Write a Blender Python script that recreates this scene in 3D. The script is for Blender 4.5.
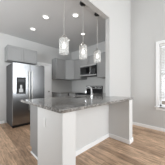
import bpy, bmesh, math, random
from mathutils import Vector, Matrix
random.seed(4)
C = bpy.context.scene.collection
for o in list(bpy.data.objects): bpy.data.objects.remove(o, do_unlink=True)
S = bpy.context.scene

# ------------------------------------------------------------------ camera, world, lights, exposure
cam = bpy.data.cameras.new('camera'); co = bpy.data.objects.new('camera', cam); C.objects.link(co)
co.location = (0, 0, 1.13); co.rotation_euler = (math.radians(90), 0, math.radians(-45))
cam.sensor_width = 36; cam.lens = 36 * 111.5 / 165; cam.shift_y = 4.5 / 165; cam.clip_start = 0.02
S.camera = co
S.view_settings.view_transform = 'Standard'; S.view_settings.look = 'None'
S.view_settings.gamma = 1; S.view_settings.use_curve_mapping = False
S.view_settings.exposure = 0.0
w = bpy.data.worlds.new('world'); S.world = w; w.use_nodes = True
w.node_tree.nodes['Background'].inputs[0].default_value = (0.93, 0.96, 1.0, 1)
w.node_tree.nodes['Background'].inputs[1].default_value = 1.3
def area(name, loc, rot, sx, sy, e, col=(1, 1, 1)):
    l = bpy.data.lights.new(name, 'AREA'); l.shape = 'RECTANGLE'; l.size = sx; l.size_y = sy; l.energy = e; l.color = col
    o = bpy.data.objects.new(name, l); C.objects.link(o); o.location = loc; o.rotation_euler = [math.radians(a) for a in rot]
    return o
area('daylight_rear', (1.95, -3.35, 1.9), (90, 0, 0), 2.7, 2.6, 176, (0.91, 0.962, 1.0))           # rear windows, shining to +y
area('fill_left', (-2.35, -0.9, 1.9), (90, 0, -90), 3.6, 2.4, 2, (0.91, 0.962, 1.0))         # weak unseen fill added by the solid left wall, shining to +x
kl = area('fill_kitchen', (-1.9, 1.75, 1.6), (100, 0, -68), 1.3, 1.6, 50, (0.90, 0.96, 1.0)); kl.data.spread = math.radians(125)  # unseen fill lamp added to brighten the kitchen back wall and ceiling

# ------------------------------------------------------------------ materials
def srgb(r, g, b):
    f = lambda c: (c/255/12.92 if c/255 <= 0.04045 else ((c/255+0.055)/1.055)**2.4)
    return (f(r), f(g), f(b), 1)
def mat(name, col, rough=0.5, metal=0.0, bump=0, bscale=200, var=0.0, vscale=3, **kw):
    m = bpy.data.materials.new(name); m.use_nodes = True; nt = m.node_tree; b = nt.nodes['Principled BSDF']
    b.inputs['Base Color'].default_value = col; b.inputs['Roughness'].default_value = rough; b.inputs['Metallic'].default_value = metal
    for k, v in kw.items(): b.inputs[k.replace('_', ' ')].default_value = v
    tc = nt.nodes.new('ShaderNodeTexCoord')
    if var:
        n = nt.nodes.new('ShaderNodeTexNoise'); n.inputs['Scale'].default_value = vscale; nt.links.new(tc.outputs['Object'], n.inputs['Vector'])
        r = nt.nodes.new('ShaderNodeMapRange'); r.inputs['To Min'].default_value = 1-var; r.inputs['To Max'].default_value = 1+var
        nt.links.new(n.outputs['Fac'], r.inputs['Value'])
        x = nt.nodes.new('ShaderNodeVectorMath'); x.operation = 'SCALE'; x.inputs[0].default_value = col[:3]
        nt.links.new(r.outputs[0], x.inputs['Scale']); nt.links.new(x.outputs[0], b.inputs['Base Color'])
    if bump:
        n = nt.nodes.new('ShaderNodeTexNoise'); n.inputs['Scale'].default_value = bscale; nt.links.new(tc.outputs['Object'], n.inputs['Vector'])
        u = nt.nodes.new('ShaderNodeBump'); u.inputs['Strength'].default_value = bump; u.inputs['Distance'].default_value = 0.002
        nt.links.new(n.outputs['Fac'], u.inputs['Height']); nt.links.new(u.outputs[0], b.inputs['Normal'])
    return m
WALL = mat('wall_paint', srgb(207, 206, 204), 0.6, bump=0.08, bscale=160, var=0.01)
LOWALL = mat('low_wall_paint', srgb(220, 220, 219), 0.55, bump=0.08, bscale=160, var=0.01)
CEIL = mat('ceiling_paint', srgb(217, 217, 217), 0.8, bump=0.1, bscale=220, var=0.01)
TRIM = mat('white_trim_paint', srgb(249, 249, 249), 0.35, var=0.01)
CAB = mat('grey_cabinet_paint', srgb(147, 147, 147), 0.42, var=0.02, vscale=6)
STEEL = mat('stainless_steel', srgb(158, 159, 161), 0.26, 1.0)
SATIN = mat('satin_steel', srgb(190, 190, 190), 0.5, 0.6)
FSIDE = mat('dark_fridge_side', srgb(70, 70, 72), 0.45, 0.3, var=0.03)
DARK = mat('black_plastic', srgb(20, 20, 21), 0.5, var=0.05)
GLASSBLK = mat('black_glass', srgb(12, 12, 14), 0.06, Specular_IOR_Level=0.6)
NICKEL = mat('brushed_nickel', srgb(190, 188, 184), 0.28, 1.0)
CHROME = mat('polished_chrome', srgb(225, 225, 225), 0.12, 1.0)
BRONZE = mat('dark_bronze_metal', srgb(64, 62, 62), 0.4, 0.7)
CORD = mat('grey_rod', srgb(196, 194, 190), 0.35, 0.6)
BLIND = mat('white_blind_vinyl', srgb(240, 240, 238), 0.5, var=0.01)
OUT = mat('outlet_plastic', srgb(234, 234, 232), 0.35, var=0.01)
GREYTXT = mat('grey_print', srgb(90, 90, 90), 0.5)
def emit(name, col, s):
    m = bpy.data.materials.new(name); m.use_nodes = True; b = m.node_tree.nodes['Principled BSDF']
    b.inputs['Base Color'].default_value = col; b.inputs['Emission Color'].default_value = col; b.inputs['Emission Strength'].default_value = s
    return m
LENS = emit('downlight_lens', (1, 0.98, 0.95, 1), 2)
BULB = emit('bulb_glow', (1, 0.96, 0.9, 1), 1.7)
def glass_seeded():
    m = bpy.data.materials.new('seeded_glass'); m.use_nodes = True; nt = m.node_tree; nt.nodes.clear()
    o = nt.nodes.new('ShaderNodeOutputMaterial'); mx = nt.nodes.new('ShaderNodeMixShader'); tr = nt.nodes.new('ShaderNodeBsdfTransparent')
    pb = nt.nodes.new('ShaderNodeBsdfPrincipled'); pb.inputs['Base Color'].default_value = (0.93, 0.93, 0.91, 1); pb.inputs['Roughness'].default_value = 0.12
    tc = nt.nodes.new('ShaderNodeTexCoord'); v = nt.nodes.new('ShaderNodeTexVoronoi'); v.inputs['Scale'].default_value = 45
    nt.links.new(tc.outputs['Object'], v.inputs['Vector'])
    r = nt.nodes.new('ShaderNodeMapRange'); r.inputs['From Min'].default_value = 0.1; r.inputs['From Max'].default_value = 0.6
    r.inputs['To Min'].default_value = 0.5; r.inputs['To Max'].default_value = 0.2
    nt.links.new(v.outputs['Distance'], r.inputs['Value']); nt.links.new(r.outputs[0], mx.inputs[0])
    bu = nt.nodes.new('ShaderNodeBump'); bu.inputs['Strength'].default_value = 0.6; bu.inputs['Distance'].default_value = 0.004
    nt.links.new(v.outputs['Distance'], bu.inputs['Height']); nt.links.new(bu.outputs[0], pb.inputs['Normal'])
    nt.links.new(tr.outputs[0], mx.inputs[1]); nt.links.new(pb.outputs[0], mx.inputs[2]); nt.links.new(mx.outputs[0], o.inputs[0])
    return m
SEED = glass_seeded()
def pane_glass():
    m = bpy.data.materials.new('window_glass'); m.use_nodes = True; nt = m.node_tree; nt.nodes.clear()
    o = nt.nodes.new('ShaderNodeOutputMaterial'); mx = nt.nodes.new('ShaderNodeMixShader'); tr = nt.nodes.new('ShaderNodeBsdfTransparent')
    g = nt.nodes.new('ShaderNodeBsdfGlossy'); g.inputs['Roughness'].default_value = 0.02; mx.inputs[0].default_value = 0.06
    nt.links.new(tr.outputs[0], mx.inputs[1]); nt.links.new(g.outputs[0], mx.inputs[2]); nt.links.new(mx.outputs[0], o.inputs[0])
    return m
PANE = pane_glass()
def granite():
    m = bpy.data.materials.new('grey_granite'); m.use_nodes = True; nt = m.node_tree; b = nt.nodes['Principled BSDF']
    tc = nt.nodes.new('ShaderNodeTexCoord')
    n1 = nt.nodes.new('ShaderNodeTexNoise'); n1.inputs['Scale'].default_value = 34; n1.inputs['Detail'].default_value = 7; n1.inputs['Roughness'].default_value = 0.75
    n2 = nt.nodes.new('ShaderNodeTexNoise'); n2.inputs['Scale'].default_value = 7; n2.inputs['Detail'].default_value = 3; n2.inputs['Distortion'].default_value = 1.2
    for n in (n1, n2): nt.links.new(tc.outputs['Object'], n.inputs['Vector'])
    a = nt.nodes.new('ShaderNodeMath'); a.operation = 'MULTIPLY_ADD'; a.inputs[1].default_value = 0.18; nt.links.new(n2.outputs['Fac'], a.inputs[0]); nt.links.new(n1.outputs['Fac'], a.inputs[2])
    r = nt.nodes.new('ShaderNodeValToRGB'); e = r.color_ramp.elements
    e[0].position = 0.43; e[0].color = srgb(44, 42, 41); e[1].position = 0.76; e[1].color = srgb(196, 193, 189)
    x = e.new(0.54); x.color = srgb(102, 99, 96); x = e.new(0.65); x.color = srgb(150, 147, 143)
    nt.links.new(a.outputs[0], r.inputs[0]); nt.links.new(r.outputs[0], b.inputs['Base Color'])
    b.inputs['Roughness'].default_value = 0.09; b.inputs['Specular IOR Level'].default_value = 1.0
    return m
GRAN = granite()
def planks():
    m = bpy.data.materials.new('wood_plank_floor'); m.use_nodes = True; nt = m.node_tree; b = nt.nodes['Principled BSDF']
    tc = nt.nodes.new('ShaderNodeTexCoord'); mp = nt.nodes.new('ShaderNodeMapping'); mp.inputs['Rotation'].default_value = (0, 0, PLANK_ROT)
    nt.links.new(tc.outputs['Object'], mp.inputs[0])
    br = nt.nodes.new('ShaderNodeTexBrick'); br.inputs['Scale'].default_value = 1; br.inputs['Brick Width'].default_value = 0.95
    br.inputs['Row Height'].default_value = 0.12; br.inputs['Mortar Size'].default_value = 0.0016; br.inputs['Mortar Smooth'].default_value = 0.3
    br.offset = 0.37; br.inputs['Color1'].default_value = srgb(216, 182, 152); br.inputs['Color2'].default_value = srgb(168, 137, 111); br.inputs['Mortar'].default_value = srgb(120, 98, 80)
    nt.links.new(mp.outputs[0], br.inputs['Vector'])
    m2 = nt.nodes.new('ShaderNodeMapping'); m2.inputs['Scale'].default_value = (3.0, 22, 1); nt.links.new(mp.outputs[0], m2.inputs[0])
    n = nt.nodes.new('ShaderNodeTexNoise'); n.inputs['Scale'].default_value = 1.5; n.inputs['Detail'].default_value = 6; n.inputs['Roughness'].default_value = 0.65; n.inputs['Distortion'].default_value = 0.8
    nt.links.new(m2.outputs[0], n.inputs['Vector'])
    r = nt.nodes.new('ShaderNodeMapRange'); r.inputs['From Min'].default_value = 0.3; r.inputs['From Max'].default_value = 0.7; r.inputs['To Min'].default_value = 0.42; r.inputs['To Max'].default_value = 1.38
    nt.links.new(n.outputs['Fac'], r.inputs[0])
    s = nt.nodes.new('ShaderNodeVectorMath'); s.operation = 'SCALE'; nt.links.new(br.outputs['Color'], s.inputs[0]); nt.links.new(r.outputs[0], s.inputs['Scale'])
    nt.links.new(s.outputs[0], b.inputs['Base Color']); b.inputs['Roughness'].default_value = 0.42
    u = nt.nodes.new('ShaderNodeBump'); u.inputs['Strength'].default_value = 0.25; u.inputs['Distance'].default_value = 0.002; nt.links.new(br.outputs['Fac'], u.inputs['Height']); u.invert = True
    nt.links.new(u.outputs[0], b.inputs['Normal'])
    return m
PLANK_ROT = math.pi/2
WOOD = planks()

# ------------------------------------------------------------------ mesh helpers
def box(bm, x0, x1, y0, y1, z0, z1, bev=0.0, seg=2):
    r = bmesh.ops.create_cube(bm, size=1); vs = r['verts']
    for v in vs: v.co = Vector(((x0+x1)/2 + v.co.x*(x1-x0), (y0+y1)/2 + v.co.y*(y1-y0), (z0+z1)/2 + v.co.z*(z1-z0)))
    if bev:
        es = list({e for v in vs for e in v.link_edges})
        bmesh.ops.bevel(bm, geom=es, offset=bev, segments=seg, affect='EDGES', profile=0.6)
def lathe(bm, prof, cx=0, cy=0, cz=0, n=32, cap=True, axis='z'):
    rings = []
    for r, z in prof:
        ring = []
        for i in range(n):
            a = 2*math.pi*i/n; p = (r*math.cos(a), r*math.sin(a), z)
            if axis == 'y': p = (p[0], p[2], p[1])
            if axis == 'x': p = (p[2], p[0], p[1])
            ring.append(bm.verts.new((cx+p[0], cy+p[1], cz+p[2])))
        rings.append(ring)
    for a, b in zip(rings, rings[1:]):
        for i in range(n): bm.faces.new((a[i], a[(i+1) % n], b[(i+1) % n], b[i]))
    if cap:
        bm.faces.new(rings[0]); bm.faces.new(rings[-1])
def tube(bm, pts, r, n=14):
    pts = [Vector(p) for p in pts]; rings = []
    up = None
    for i, p in enumerate(pts):
        t = (pts[min(i+1, len(pts)-1)] - pts[max(i-1, 0)]).normalized()
        if up is None: up = t.orthogonal().normalized()
        up = (up - t*up.dot(t)).normalized(); s = t.cross(up)
        rr = r[i] if isinstance(r, (list, tuple)) else r
        rings.append([bm.verts.new(p + (up*math.cos(2*math.pi*k/n) + s*math.sin(2*math.pi*k/n))*rr) for k in range(n)])
    for a, b in zip(rings, rings[1:]):
        for i in range(n): bm.faces.new((a[i], a[(i+1) % n], b[(i+1) % n], b[i]))
    bm.faces.new(rings[0]); bm.faces.new(rings[-1])
def prism(bm, outer, z0, z1, holes=(), bev=0.0):
    loops = [outer] + list(holes); edges = []
    for lp in loops:
        vs = [bm.verts.new((x, y, z0)) for x, y in lp]
        for i in range(len(vs)): edges.append(bm.edges.new((vs[i], vs[(i+1) % len(vs)])))
    r = bmesh.ops.triangle_fill(bm, edges=edges, use_beauty=True, use_dissolve=False)
    fs = [f for f in r['geom'] if isinstance(f, bmesh.types.BMFace)]
    bmesh.ops.dissolve_limit(bm, angle_limit=0.01, verts=[], edges=list({e for f in fs for e in f.edges if len(e.link_faces) == 2}))
    fs = [f for f in bm.faces if abs(f.calc_center_median().z - z0) < 1e-6]
    r = bmesh.ops.extrude_face_region(bm, geom=fs)
    for v in r['geom']:
        if isinstance(v, bmesh.types.BMVert): v.co.z = z1
    bmesh.ops.recalc_face_normals(bm, faces=bm.faces)
    if bev:
        es = [e for e in bm.edges if len(e.link_faces) == 2 and e.calc_face_angle(0) > 1.0 and abs(e.verts[0].co.z - e.verts[1].co.z) < 1e-6]
        bmesh.ops.bevel(bm, geom=es, offset=bev, segments=2, affect='EDGES', profile=0.6)
def obj(name, build, m, parent=None, smooth=False, kind=None, label=None):
    bm = bmesh.new()
    if callable(build): build(bm)
    else:
        for b in build: box(bm, *b)
    bmesh.ops.recalc_face_normals(bm, faces=bm.faces)
    me = bpy.data.meshes.new(name); bm.to_mesh(me); bm.free(); me.materials.append(m)
    for p in me.polygons: p.use_smooth = smooth
    o = bpy.data.objects.new(name, me); C.objects.link(o)
    if smooth:
        md = o.modifiers.new('split', 'EDGE_SPLIT'); md.split_angle = math.radians(38)
    if parent:
        o.parent = parent
    if kind: o['kind'] = kind
    if label: o['label'] = label
    return o
def tag(o, label, cat, group=None):
    o['label'] = label; o['category'] = cat
    if group: o['group'] = group
    return o
def thing(name, label, cat, loc=(0, 0, 0), rz=0, group=None):
    o = bpy.data.objects.new(name, None); C.objects.link(o); o.empty_display_size = 0.1
    o.location = loc; o.rotation_euler = (0, 0, rz)
    return tag(o, label, cat, group)
def dup(root, loc, label):
    def cp(o, par):
        c = o.copy(); C.objects.link(c)
        if par: c.parent = par
        for ch in list(o.children): cp(ch, c)
        return c
    r = cp(root, None); r.location = loc; r['label'] = label
    return r
def struct(name, build, m, **k): return obj(name, build, m, kind='structure', **k)

# ------------------------------------------------------------------ key dimensions
XL, XR = -2.5, 3.45           # left and right walls
YB, YK = -3.5, 4.2            # rear wall, kitchen back wall
YD0, YD1 = 1.37, 1.48         # wall with the big opening
ZK, ZH, ZL = 2.80, 2.72, 3.9  # kitchen ceiling, header underside, living ceiling
JX = 2.25                     # right jamb of the opening
WY0, WY1, WZ0, WZ1 = -0.28, 0.635, 0.62, 2.24   # window opening

# ------------------------------------------------------------------ shell
struct('floor', [(XL-.1, XR+.1, YB-.1, YK+.1, -0.1, 0)], WOOD)
struct('ceiling', [(XL, XR, YD1, YK, ZK, ZK+.1)], CEIL)
struct('ceiling', [(XL, XR, YB, YD1, ZL, ZL+.1)], CEIL)
struct('wall_back', [(XL-.1, XR+.1, YK, YK+.1, 0, ZL)], WALL)
struct('wall_left', [(XL-.1, XL, YB, YK, 0, ZL)], WALL)
struct('wall_rear', [(XL-.1, XR+.1, YB-.1, YB, 0, ZL)], WALL)
struct('wall_right', [(XR, XR+.12, YB, WY0, 0, ZL), (XR, XR+.12, WY1, YK, 0, ZL), (XR, XR+.12, WY0, WY1, 0, WZ0), (XR, XR+.12, WY0, WY1, WZ1, ZL)], WALL)
struct('wall_middle', lambda bm: (box(bm, JX, XR, YD0, YD1, 0, ZL), box(bm, XL, JX, YD0, YD1, ZH, ZL)), WALL)
# low wall of the peninsula with a pier at either end
PX0, PX1, PY = 0.63, 2.37, 0.905
def knee(bm):
    prism(bm, [(PX0, PY), (PX0+.17, PY), (PX0+.17, YD0), (2.215, YD0), (2.215, PY), (PX1, PY), (PX1, YD0-.001), (JX-.001, YD0-.001), (JX-.001, YD1), (PX0, YD1)], 0, 0.877)
struct('wall_peninsula', knee, LOWALL)
def bboard(name, runs, h=0.085):
    def f(bm):
        for x0, x1, y0, y1, in runs:
            box(bm, x0, x1, y0, y1, 0, h-.012, 0.002, 1)
            cx0, cx1, cy0, cy1 = x0, x1, y0, y1
            box(bm, cx0, cx1, cy0, cy1, h-.0119, h, 0.004, 1)
    struct(name, f, TRIM)
T = 0.014
bboard('baseboard_right', [(XR-T, XR, YB, YD0)])
bboard('baseboard_middle', [(PX1+T, XR-T, YD0-T, YD0)])
bboard('baseboard_peninsula', [(PX0+.17+T, 2.215-T, YD0-T, YD0), (PX0+.17, PX0+.17+T, PY, YD0-T), (2.215-T, 2.215, PY, YD0), (PX0, PX0+.17+T, PY-T, PY), (2.215-T, PX1+T, PY-T, PY), (PX1, PX1+T, PY, YD0), (PX0-T, PX0, PY-T, YD1)])
bboard('baseboard_back', [(XL, 0.74, YK-T, YK)])
bboard('baseboard_left', [(XL, XL+T, YB, YK)])
bboard('baseboard_rear', [(XL, XR, YB, YB+T)])

struct('ground', [(XR+.13, 14, -6, 8, -.4, -.3)], mat('bare_ground', srgb(136, 122, 106), 0.9, var=0.2, vscale=2))
# window in the right wall
fr = struct('window_1', [(XR+.07, XR+.11, WY0, WY0+.035, WZ0, WZ1), (XR+.07, XR+.11, WY1-.035, WY1, WZ0, WZ1), (XR+.07, XR+.11, WY0, WY1, WZ0, WZ0+.05), (XR+.07, XR+.11, WY0, WY1, WZ1-.04, WZ1), (XR+.065, XR+.105, WY0, WY1, 1.43, 1.485)], TRIM)
obj('glass_pane', [(XR+.088, XR+.092, WY0+.03, WY1-.03, WZ0+.04, WZ1-.03)], PANE, fr)
obj('window_casing', [(XR-.018, XR, WY1, WY1+.075, WZ0-.02, WZ1+.075, .003, 1), (XR-.018, XR, WY0-.075, WY0, WZ0-.02, WZ1+.075, .003, 1), (XR-.018, XR, WY0, WY1, WZ1, WZ1+.075, .003, 1)], TRIM, fr)
obj('window_sill', [(XR-.05, XR+.07, WY0-.0, WY1, WZ0-.022, WZ0+.003, .003, 1), (XR-.05, XR-.0, WY0-.1, WY1+.1, WZ0-.022, WZ0+.002, .004, 1), (XR-.016, XR, WY0-.075, WY1+.075, WZ0-.09, WZ0-.022, .003, 1)], TRIM, fr)
bl = thing('window_blind', 'white horizontal slat blind lowered almost to the sill of the right wall window', 'blind', (XR+.035, (WY0+WY1)/2, 0))
hw = (WY1-WY0)/2-.008
obj('head_rail', [(-.025, .025, -hw, hw, WZ1-.05, WZ1-.003, .003, 1)], BLIND, bl)
def slats(bm):
    z = 0.86
    while z < WZ1-.07:
        n0 = len(bm.verts); box(bm, -.022, .022, -hw, hw, -.0014, .0014); bm.verts.ensure_lookup_table()
        for v in list(bm.verts)[n0:]:
            v.co = Matrix.Rotation(math.radians(30), 3, 'Y') @ v.co; v.co.z += z
        z += 0.041
obj('slat_panel', slats, BLIND, bl)
obj('bottom_rail', [(-.022, .022, -hw, hw, .815, .838, .003, 1)], BLIND, bl)
obj('lift_cord', lambda bm: [tube(bm, [(-.027, s*.24, .825), (-.027, s*.24, WZ1-.05)], .0012, 6) for s in (-1, 1)], BLIND, bl)

# pantry door in the kitchen back wall
DX0, DX1, DH = 1.56, 2.29, 2.0
dr = struct('door_1', lambda bm: (box(bm, DX0, DX1, YK-.02, YK, 0.008, DH, .002, 1),
    box(bm, DX0+.11, DX1-.11, YK-.028, YK-.018, 0.2, .9, .008, 1), box(bm, DX0+.11, DX1-.11, YK-.028, YK-.018, 1.05, DH-.12, .008, 1)), TRIM)
obj('door_casing', [(DX0-.07, DX0, YK-.032, YK, 0, DH+.07, .004, 1), (DX1, DX1+.07, YK-.032, YK, 0, DH+.07, .004, 1), (DX0, DX1, YK-.032, YK, DH, DH+.07, .004, 1)], TRIM, dr)
obj('door_knob', lambda bm: lathe(bm, [(.026, -.03), (.026, -.034), (.010, -.036), (.010, -.06), (.026, -.07), (.027, -.085), (.015, -.095)], DX1-.06, YK+.01, .95, 20, axis='y'), NICKEL, dr, smooth=True)

# ------------------------------------------------------------------ cabinets.  local frame: front faces -y, width along x, back at y=+d
def door_mesh(w0, w1, z0, z1, y=0.0):
    def f(bm):
        s = 0.055
        box(bm, w0, w0+s, y-.02, y, z0, z1, .0015, 1); box(bm, w1-s, w1, y-.02, y, z0, z1, .0015, 1)
        box(bm, w0+s, w1-s, y-.02, y, z0, z0+s, .0015, 1); box(bm, w0+s, w1-s, y-.02, y, z1-s, z1, .0015, 1)
        box(bm, w0+s-.002, w1-s+.002, y-.010, y-.002, z0+s-.002, z1-s+.002)
    return f
def knob(parent, x, z, y=-.02):
    obj('knob', lambda bm: lathe(bm, [(.006, y+.001), (.005, y-.014), (.014, y-.019), (.015, y-.026), (.009, y-.031)], x, 0, z, 16, axis='y'), NICKEL, parent, smooth=True)
def open_case(bm, w, d, z0, z1, t=.018, top=True):
    box(bm, 0, t, 0, d, z0, z1); box(bm, w-t, w, 0, d, z0, z1); box(bm, t, w-t, d-.008, d, z0, z1); box(bm, t, w-t, 0, d-.008, z0, z0+t)
    if top: box(bm, t, w-t, 0, d-.008, z1-t, z1)
    box(bm, t, w-t, .001, .02, z1-.05, z1-t-.0001 if top else z1)
def upper(label, loc, rz, w, d, z0, z1, nd, knobside='r', group=None):
    t = thing('wall_cabinet', label, 'cabinet', (loc[0], loc[1], z0), rz, group)
    h = z1-z0
    obj('body', lambda bm: open_case(bm, w, d, 0, h), CAB, t)
    dw = w/nd
    for i in range(nd):
        dd = obj('door', door_mesh(i*dw+.004, (i+1)*dw-.004, .005, h-.005), CAB, t)
        kx = ((i+1)*dw-.035 if (i == 0 and nd == 2) or (nd == 1 and knobside == 'r') else i*dw+.035)
        knob(dd, kx, .05)
    return t
def base(label, loc, rz, w, d, nd, drawer=True, top=False, z1=.876, f0=0.0):
    t = thing('base_cabinet', label, 'cabinet', loc, rz)
    def f(bm):
        open_case(bm, w, d, .1, z1, top=top); box(bm, 0, w, .06, .075, 0, .1); box(bm, 0, .018, .06, d, 0, .0999); box(bm, w-.018, w, .06, d, 0, .0999)
    obj('body', f, CAB, t)
    dw = (w-f0)/nd; zt = .66 if drawer else z1-.006
    for i in range(nd):
        a, b = f0+i*dw+.004, f0+(i+1)*dw-.004
        dd = obj('door', door_mesh(a, b, .106, zt), CAB, t); knob(dd, b-.031 if i == 0 else a+.031, zt-.05)
        if drawer:
            g = obj('drawer_front', [(a, b, -.02, 0, .668, z1-.006, .002, 1)], CAB, t); knob(g, (a+b)/2, .765)
    return t
# over the fridge
upper('grey two-door cabinet above the refrigerator', (.745, 3.82), 0, .865, YK-3.82, 1.91, 2.36, 2)
# left of the corner, back wall
UZ0, UZ1 = 1.45, 2.28
upper('narrow grey wall cabinet beside the white pantry door', (2.385, 3.87), 0, .455, YK-3.87, UZ0, UZ1, 1)
# diagonal corner cabinet
def corner_cab():
    t = thing('wall_cabinet', 'tall grey corner wall cabinet with a diagonal door, left of the microwave', 'cabinet', (3.45, 4.2, UZ0))
    a, b = (2.845-3.45, 3.87-4.2), (3.10-3.45, 3.60-4.2)
    obj('body', lambda bm: prism(bm, [(-.002, -.002), (a[0], -.002), a, b, (-.002, b[1])], 0, UZ1-UZ0), CAB, t)
    L = math.hypot(b[0]-a[0], b[1]-a[1]); ang = math.atan2(b[1]-a[1], b[0]-a[0])
    d = obj('door', door_mesh(.006, L-.006, .005, UZ1-UZ0-.005, 0), CAB, t)
    d.location = (a[0], a[1], 0); d.rotation_euler = (0, 0, ang); knob(d, .04, .05)
corner_cab()
RZ = -math.pi/2      # local -y -> world -x ; local +x -> world -y
FX = 3.10
upper('slim grey wall cabinet between the corner cabinet and the microwave', (FX, 3.598), RZ, .413, XR-FX, UZ0, UZ1, 1)
upper('short grey two-door cabinet directly above the microwave', (FX, 3.183), RZ, .806, XR-FX, 1.955, UZ1, 2)
upper('grey wall cabinet to the right of the microwave', (FX, 2.375), RZ, .885, XR-FX, UZ0, UZ1, 2)
# base cabinets
base('grey base cabinet beside the white pantry door, under the back wall counter', (2.41, 3.60, 0), 0, .345, .598, 1)
base('grey corner base cabinet left of the range', (2.82, 4.2-.002, 0), RZ, 1.008, .625, 1, f0=.62)
base('grey base cabinet right of the range, against the right wall', (2.82, 2.375, 0), RZ, .285, .625, 1)
# peninsula row: fronts face +y
P1 = math.pi
base('grey base cabinet at the free left end of the peninsula, its side panel showing', (1.33, 2.04, 0), P1, .59, 2.04-YD1-.003, 1)
base('grey sink cabinet of the peninsula, below the faucet', (2.19, 2.04, 0), P1, .855, 2.04-YD1-.003, 2, drawer=False)
base('grey peninsula cabinet between the sink cabinet and the right wall', (3.44, 2.04, 0), P1, 1.245, 2.04-YD1-.003, 1, f0=.67)
struct('trim_1', lambda bm: box(bm, .722, .739, 1.485, 1.99, 0, .03, .005, 1), TRIM)

# ------------------------------------------------------------------ countertops
CT0, CT1 = .878, .914
def arc(cx, cy, r, a0, a1, n=6):
    return [(cx+r*math.cos(math.radians(a0+(a1-a0)*i/n)), cy+r*math.sin(math.radians(a0+(a1-a0)*i/n))) for i in range(n+1)]
SX0, SX1, SY0, SY1 = 1.42, 2.10, 1.62, 1.98
sink_hole = arc(SX0+.04, SY0+.04, .04, 180, 270) + arc(SX1-.04, SY0+.04, .04, 270, 360) + arc(SX1-.04, SY1-.04, .04, 0, 90) + arc(SX0+.04, SY1-.04, .04, 90, 180)
outer = arc(.595+.04, .88+.04, .04, 180, 270) + arc(2.40-.03, .88+.03, .03, 270, 360) + [(2.40, YD0-.001), (JX-.001, YD0-.001), (JX-.001, YD1+.001), (XR-.001, YD1+.001), (XR-.001, 2.378), (2.79, 2.378), (2.79, 2.09), ] + arc(.595+.02, 2.09-.02, .02, 90, 180, 3)
ct = obj('peninsula_countertop', lambda bm: prism(bm, outer, CT0, CT1, [sink_hole], .005), GRAN)
tag(ct, 'speckled grey granite countertop on the white-walled peninsula', 'countertop')
ct2 = obj('corner_countertop', lambda bm: prism(bm, [(2.385, 3.575), (2.79, 3.575), (2.79, 3.186), (XR-.001, 3.186), (XR-.001, YK-.001), (2.385, YK-.001)], CT0, CT1, [], .004), GRAN)
tag(ct2, 'grey granite countertop in the far kitchen corner left of the range', 'countertop')

# sink + faucet
sk = thing('kitchen_sink', 'stainless undermount sink set into the peninsula countertop', 'sink', ((SX0+SX1)/2, (SY0+SY1)/2, CT0-.19))
def bowl(bm):
    a, b, h, t = (SX1-SX0)/2+.008, (SY1-SY0)/2+.008, .188, .004
    box(bm, -a, a, -b, b, 0, t); box(bm, -a, -a+t, -b, b, t, h); box(bm, a-t, a, -b, b, t, h); box(bm, -a+t, a-t, -b, -b+t, t, h); box(bm, -a+t, a-t, b-t, b, t, h)
obj('bowl', bowl, STEEL, sk)
obj('drain', lambda bm: lathe(bm, [(.042, .0041), (.045, .007), (.030, .008), (.028, .006)], n=24), CHROME, sk, smooth=True)
fc = thing('kitchen_faucet', 'polished gooseneck faucet standing on the peninsula countertop at the sink', 'faucet', (1.83, 1.555, CT1))
obj('base', lambda bm: lathe(bm, [(.030, 0), (.030, .006), (.022, .012), (.020, .05), (.016, .056)], n=24), CHROME, fc, smooth=True)
gp = [(0, 0, .05), (0, 0, .135)] + [(0, .085-.085*math.cos(math.radians(a)), .135+.085*math.sin(math.radians(a))) for a in range(15, 166, 15)] + [(0, .170, .115)]
obj('spout', lambda bm: tube(bm, gp, .016), SATIN, fc, smooth=True)
obj('spray_head', lambda bm: tube(bm, [(0, .169, .125), (0, .171, .108), (0, .172, .075)], [.017, .019, .019]), CHROME, fc, smooth=True)
obj('handle', lambda bm: (tube(bm, [(.015, 0, .032), (.036, 0, .032)], .010), tube(bm, [(.032, 0, .034), (.048, -.0, .08)], [.005, .004])), NICKEL, fc, smooth=True)

# ------------------------------------------------------------------ refrigerator (local: front -y)
FW, FH = .91, 1.80
fz = thing('refrigerator', 'stainless side-by-side refrigerator with a black dispenser in its left door', 'refrigerator', (.79, 3.45, 0))
obj('body', [(0, FW, .06, .74, .03, FH-.01, .004, 1), (.02, FW-.02, .08, .70, 0, .03)], FSIDE, fz)
obj('toe_grille', [(.01, FW-.01, .035, .059, .012, .075, .003, 1)], DARK, fz)
SPL = .455
# left door with a recess for the dispenser
dx0, dx1, dz0, dz1 = .10, .33, .93, 1.40
def ldoor(bm):
    box(bm, .003, dx0, 0, .058, .085, FH, .006); box(bm, dx1, SPL-.003, 0, .058, .085, FH, .006)
    box(bm, dx0-.008, dx1+.008, 0.0005, .058, .085, dz0); box(bm, dx0-.008, dx1+.008, 0.0005, .058, dz1, FH-.002)
ld = obj('door', ldoor, STEEL, fz)
dp = obj('water_dispenser', [(dx0, dx1, .045, .057, dz0, dz1), (dx0, dx1, .002, .045, 1.22, dz1), (dx0, dx0+.012, -.002, .045, dz0, 1.24), (dx1-.012, dx1, -.002, .045, dz0, 1.24), (dx0, dx1, -.004, .045, dz0, dz0+.02), (dx0-.004, dx1+.004, -.004, .002, 1.235, dz1+.004, .002, 1)], DARK, ld, label='black dispenser recess')
obj('control_panel', [(dx0+.03, dx1-.03, -.006, -.004, 1.28, 1.35, .001, 1)], FSIDE, dp)
obj('paddle', [(dx0+.06, dx1-.06, .020, .030, .98, 1.08, .004, 1), (dx0+.09, dx1-.09, .006, .03, 1.08, 1.19, .003, 1)], SATIN, dp)
obj('drip_tray', [(dx0+.02, dx1-.02, -.0, .04, dz0+.021, dz0+.027)], STEEL, dp)
rd = obj('door', [(SPL+.003, FW-.003, 0, .058, .085, FH, .006)], STEEL, fz)
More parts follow.
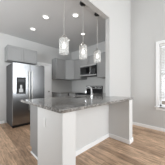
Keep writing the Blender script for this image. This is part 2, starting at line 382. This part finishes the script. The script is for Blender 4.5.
for par, hx in ((ld, SPL-.04), (rd, SPL+.04)):
    obj('handle', lambda bm: (tube(bm, [(hx, -.05, .45), (hx, -.05, 1.60)], .012), tube(bm, [(hx, 0, .55), (hx, -.05, .55)], .008), tube(bm, [(hx, 0, 1.50), (hx, -.05, 1.50)], .008)), NICKEL, par, smooth=True)
for hx in (.02, FW-.12): obj('hinge_cover', [(hx, hx+.1, .02, .10, FH+.0005, FH+.018, .004, 1)], FSIDE, fz)

# ------------------------------------------------------------------ range (local front -y, rotated to face -x)
W = .80
rg = thing('range', 'freestanding stainless range with black cooktop and raised control panel', 'stove', (2.79, 3.182, 0), RZ)
obj('body', [(0, W, .03, .655, .02, .885), (.03, W-.03, .06, .62, 0, .02)], STEEL, rg)
obj('cooktop', [(0, W, -.005, .60, .886, .918, .004, 1)], GLASSBLK, rg)
ct_ = rg
for bx, by, br_ in ((.2, .15, .10), (.6, .15, .08), (.2, .42, .08), (.6, .42, .10)):
    obj('burner_ring', lambda bm: lathe(bm, [(br_, .9182), (br_, .9188), (br_-.006, .9188), (br_-.006, .9182)], bx, by, 0, 32, cap=False), GREYTXT, rg)
od = obj('oven_door', [(.004, W-.004, 0, .029, .22, .80, .005)], STEEL, rg)
obj('oven_window', [(.14, W-.14, -.004, .001, .36, .64, .002, 1)], GLASSBLK, od)
obj('handle', lambda bm: (tube(bm, [(.06, -.045, .745), (W-.06, -.045, .745)], .011), tube(bm, [(.09, 0, .745), (.09, -.045, .745)], .008), tube(bm, [(W-.09, 0, .745), (W-.09, -.045, .745)], .008)), NICKEL, od, smooth=True)
obj('drawer', [(.004, W-.004, 0, .029, .045, .21, .005)], STEEL, rg)
bg = obj('control_panel', [(0, W, .602, .657, .90, 1.175, .006)], DARK, rg, label='black backguard with a steel strip and knobs')
obj('trim_plate', [(.015, .245, .595, .603, 1.06, 1.155, .002, 1), (.265, .535, .595, .603, 1.06, 1.155, .002, 1), (.555, W-.015, .595, .603, 1.06, 1.155, .002, 1)], SATIN, bg)
obj('display', [(.33, .47, .591, .596, 1.085, 1.13, .001, 1)], GLASSBLK, bg)
for kx in (.07, .18, .62, .73):
    obj('knob', lambda bm: lathe(bm, [(.024, .596), (.022, .572), (.018, .568)], kx, 0, 1.107, 20, axis='y'), DARK, bg, smooth=True)

# ------------------------------------------------------------------ microwave
mw = thing('microwave', 'stainless over-the-range microwave with a black door window', 'microwave', (3.04, 3.182, 1.543), RZ)
MH = .41
obj('body', [(0, W, .032, .408, 0, MH, .003, 1)], FSIDE, mw)
obj('vent_grille', lambda bm: ([box(bm, .004, W-.004, 0, .031, MH-.055, MH-.004, .004, 1)] + [box(bm, .05+i*.0275, .065+i*.0275, -.001, .004, MH-.04, MH-.02) for i in range(26)]), SATIN, mw)
md_ = obj('door', [(.004, .585, -.004, .031, .045, MH-.058, .004, 1)], STEEL, mw)
obj('door_window', [(.03, .515, -.007, -.003, .075, MH-.09, .003, 1)], GLASSBLK, md_)
obj('handle', lambda bm: (tube(bm, [(.552, -.035, .07), (.552, -.035, MH-.08)], .008), tube(bm, [(.555, 0, .09), (.555, -.035, .09)], .007), tube(bm, [(.555, 0, MH-.10), (.555, -.035, MH-.10)], .007)), CHROME, md_, smooth=True)
kp = obj('keypad', [(.591, W-.004, -.004, .031, .045, MH-.058, .004, 1)], GLASSBLK, mw)
obj('button', lambda bm: [box(bm, .63+c*.05, .66+c*.05, -.006, -.0035, .07+r*.035, .09+r*.035) for c in range(3) for r in range(5)], GREYTXT, kp, kind='stuff')
obj('bottom_trim', [(.004, W-.004, -.002, .031, .002, .042, .003, 1)], SATIN, mw)

# ------------------------------------------------------------------ pendants
def pendant():
    t = thing('pendant_light', 'seeded glass cylinder pendant nearest the camera, leftmost of the three over the peninsula', 'pendant light', (1.116, 1.56, 1.695), 0, 'glass pendants in a row over the peninsula')
    top = ZK-1.695
    obj('canopy', lambda bm: lathe(bm, [(.066, top-.001), (.066, top-.014), (.056, top-.028), (.016, top-.032), (.010, top-.05)], n=32), BRONZE, t, smooth=True)
    obj('rod', lambda bm: tube(bm, [(0, 0, .30), (0, 0, top-.045)], .0055, 10), CORD, t, smooth=True)
    obj('cap', lambda bm: lathe(bm, [(.012, .315), (.020, .305), (.024, .285), (.072, .262), (.078, .256), (.078, .248)], n=32), NICKEL, t, smooth=True)
    so = obj('socket', lambda bm: lathe(bm, [(.020, .254), (.020, .195)], n=20), NICKEL, t, smooth=True)
    obj('bulb', lambda bm: lathe(bm, [(.013, .194), (.014, .18), (.025, .155), (.030, .13), (.027, .105), (.014, .088), (.003, .085)], n=20), BULB, so, smooth=True)
    obj('glass_shade', lambda bm: lathe(bm, [(.076, .247), (.082, .243), (.082, 0), (.079, 0), (.079, .242), (.074, .244)], n=40, cap=False), SEED, t, smooth=True)
    return t
p0 = pendant()
dup(p0, (1.575, 1.56, 1.695), 'middle one of the three seeded glass pendants over the peninsula')
dup(p0, (2.035, 1.56, 1.695), 'seeded glass cylinder pendant closest to the opening jamb, rightmost of the three')

# ------------------------------------------------------------------ recessed downlights
def downlight(loc, label):
    t = thing('recessed_light', label, 'ceiling light', loc, 0, 'recessed lights in the kitchen ceiling')
    obj('trim_ring', lambda bm: lathe(bm, [(.058, -.001), (.058, -.007), (.080, -.006), (.088, -.001)], n=36, cap=False), TRIM, t, smooth=True)
    obj('lens', lambda bm: lathe(bm, [(.058, -.002), (.057, -.004)], n=36), LENS, t)
    l = bpy.data.lights.new('downlight_lamp', 'SPOT'); l.energy = 13; l.spot_size = math.radians(150); l.spot_blend = 0.8; l.shadow_soft_size = 0.06; l.color = (1, 0.97, 0.93)
    lo = bpy.data.objects.new('downlight_lamp', l); C.objects.link(lo); lo.parent = t; lo.location = (0, 0, -.02)
    return t
d0 = downlight((1.265, 2.50, ZK), 'round recessed light, left of the near pair between front pendant and fridge')
dup(d0, (1.26, 3.28, ZK), 'round recessed light closest to the cabinet above the refrigerator')
dup(d0, (1.72, 1.95, ZK), 'round recessed light just behind the pendant rods, between first and second')
dup(d0, (2.49, 2.47, ZK), 'round recessed light seen right at the middle pendant rod')
dup(d0, (2.44, 3.17, ZK), 'round recessed light deepest in the kitchen, seen by the first glass shade')

# outlet on the end of the low wall
ot = thing('electrical_outlet', 'white electrical outlet on the left end of the peninsula wall', 'outlet', (PX0, 1.27, .70))
pl = obj('cover_plate', [(-.006, 0, -.024, .024, -.056, .056, .002, 1)], OUT, ot)
for s in (-1, 1): obj('receptacle', [(-.008, -.005, -.017, .017, s*.022-.014, s*.022+.014, .002, 1)], OUT, ot)
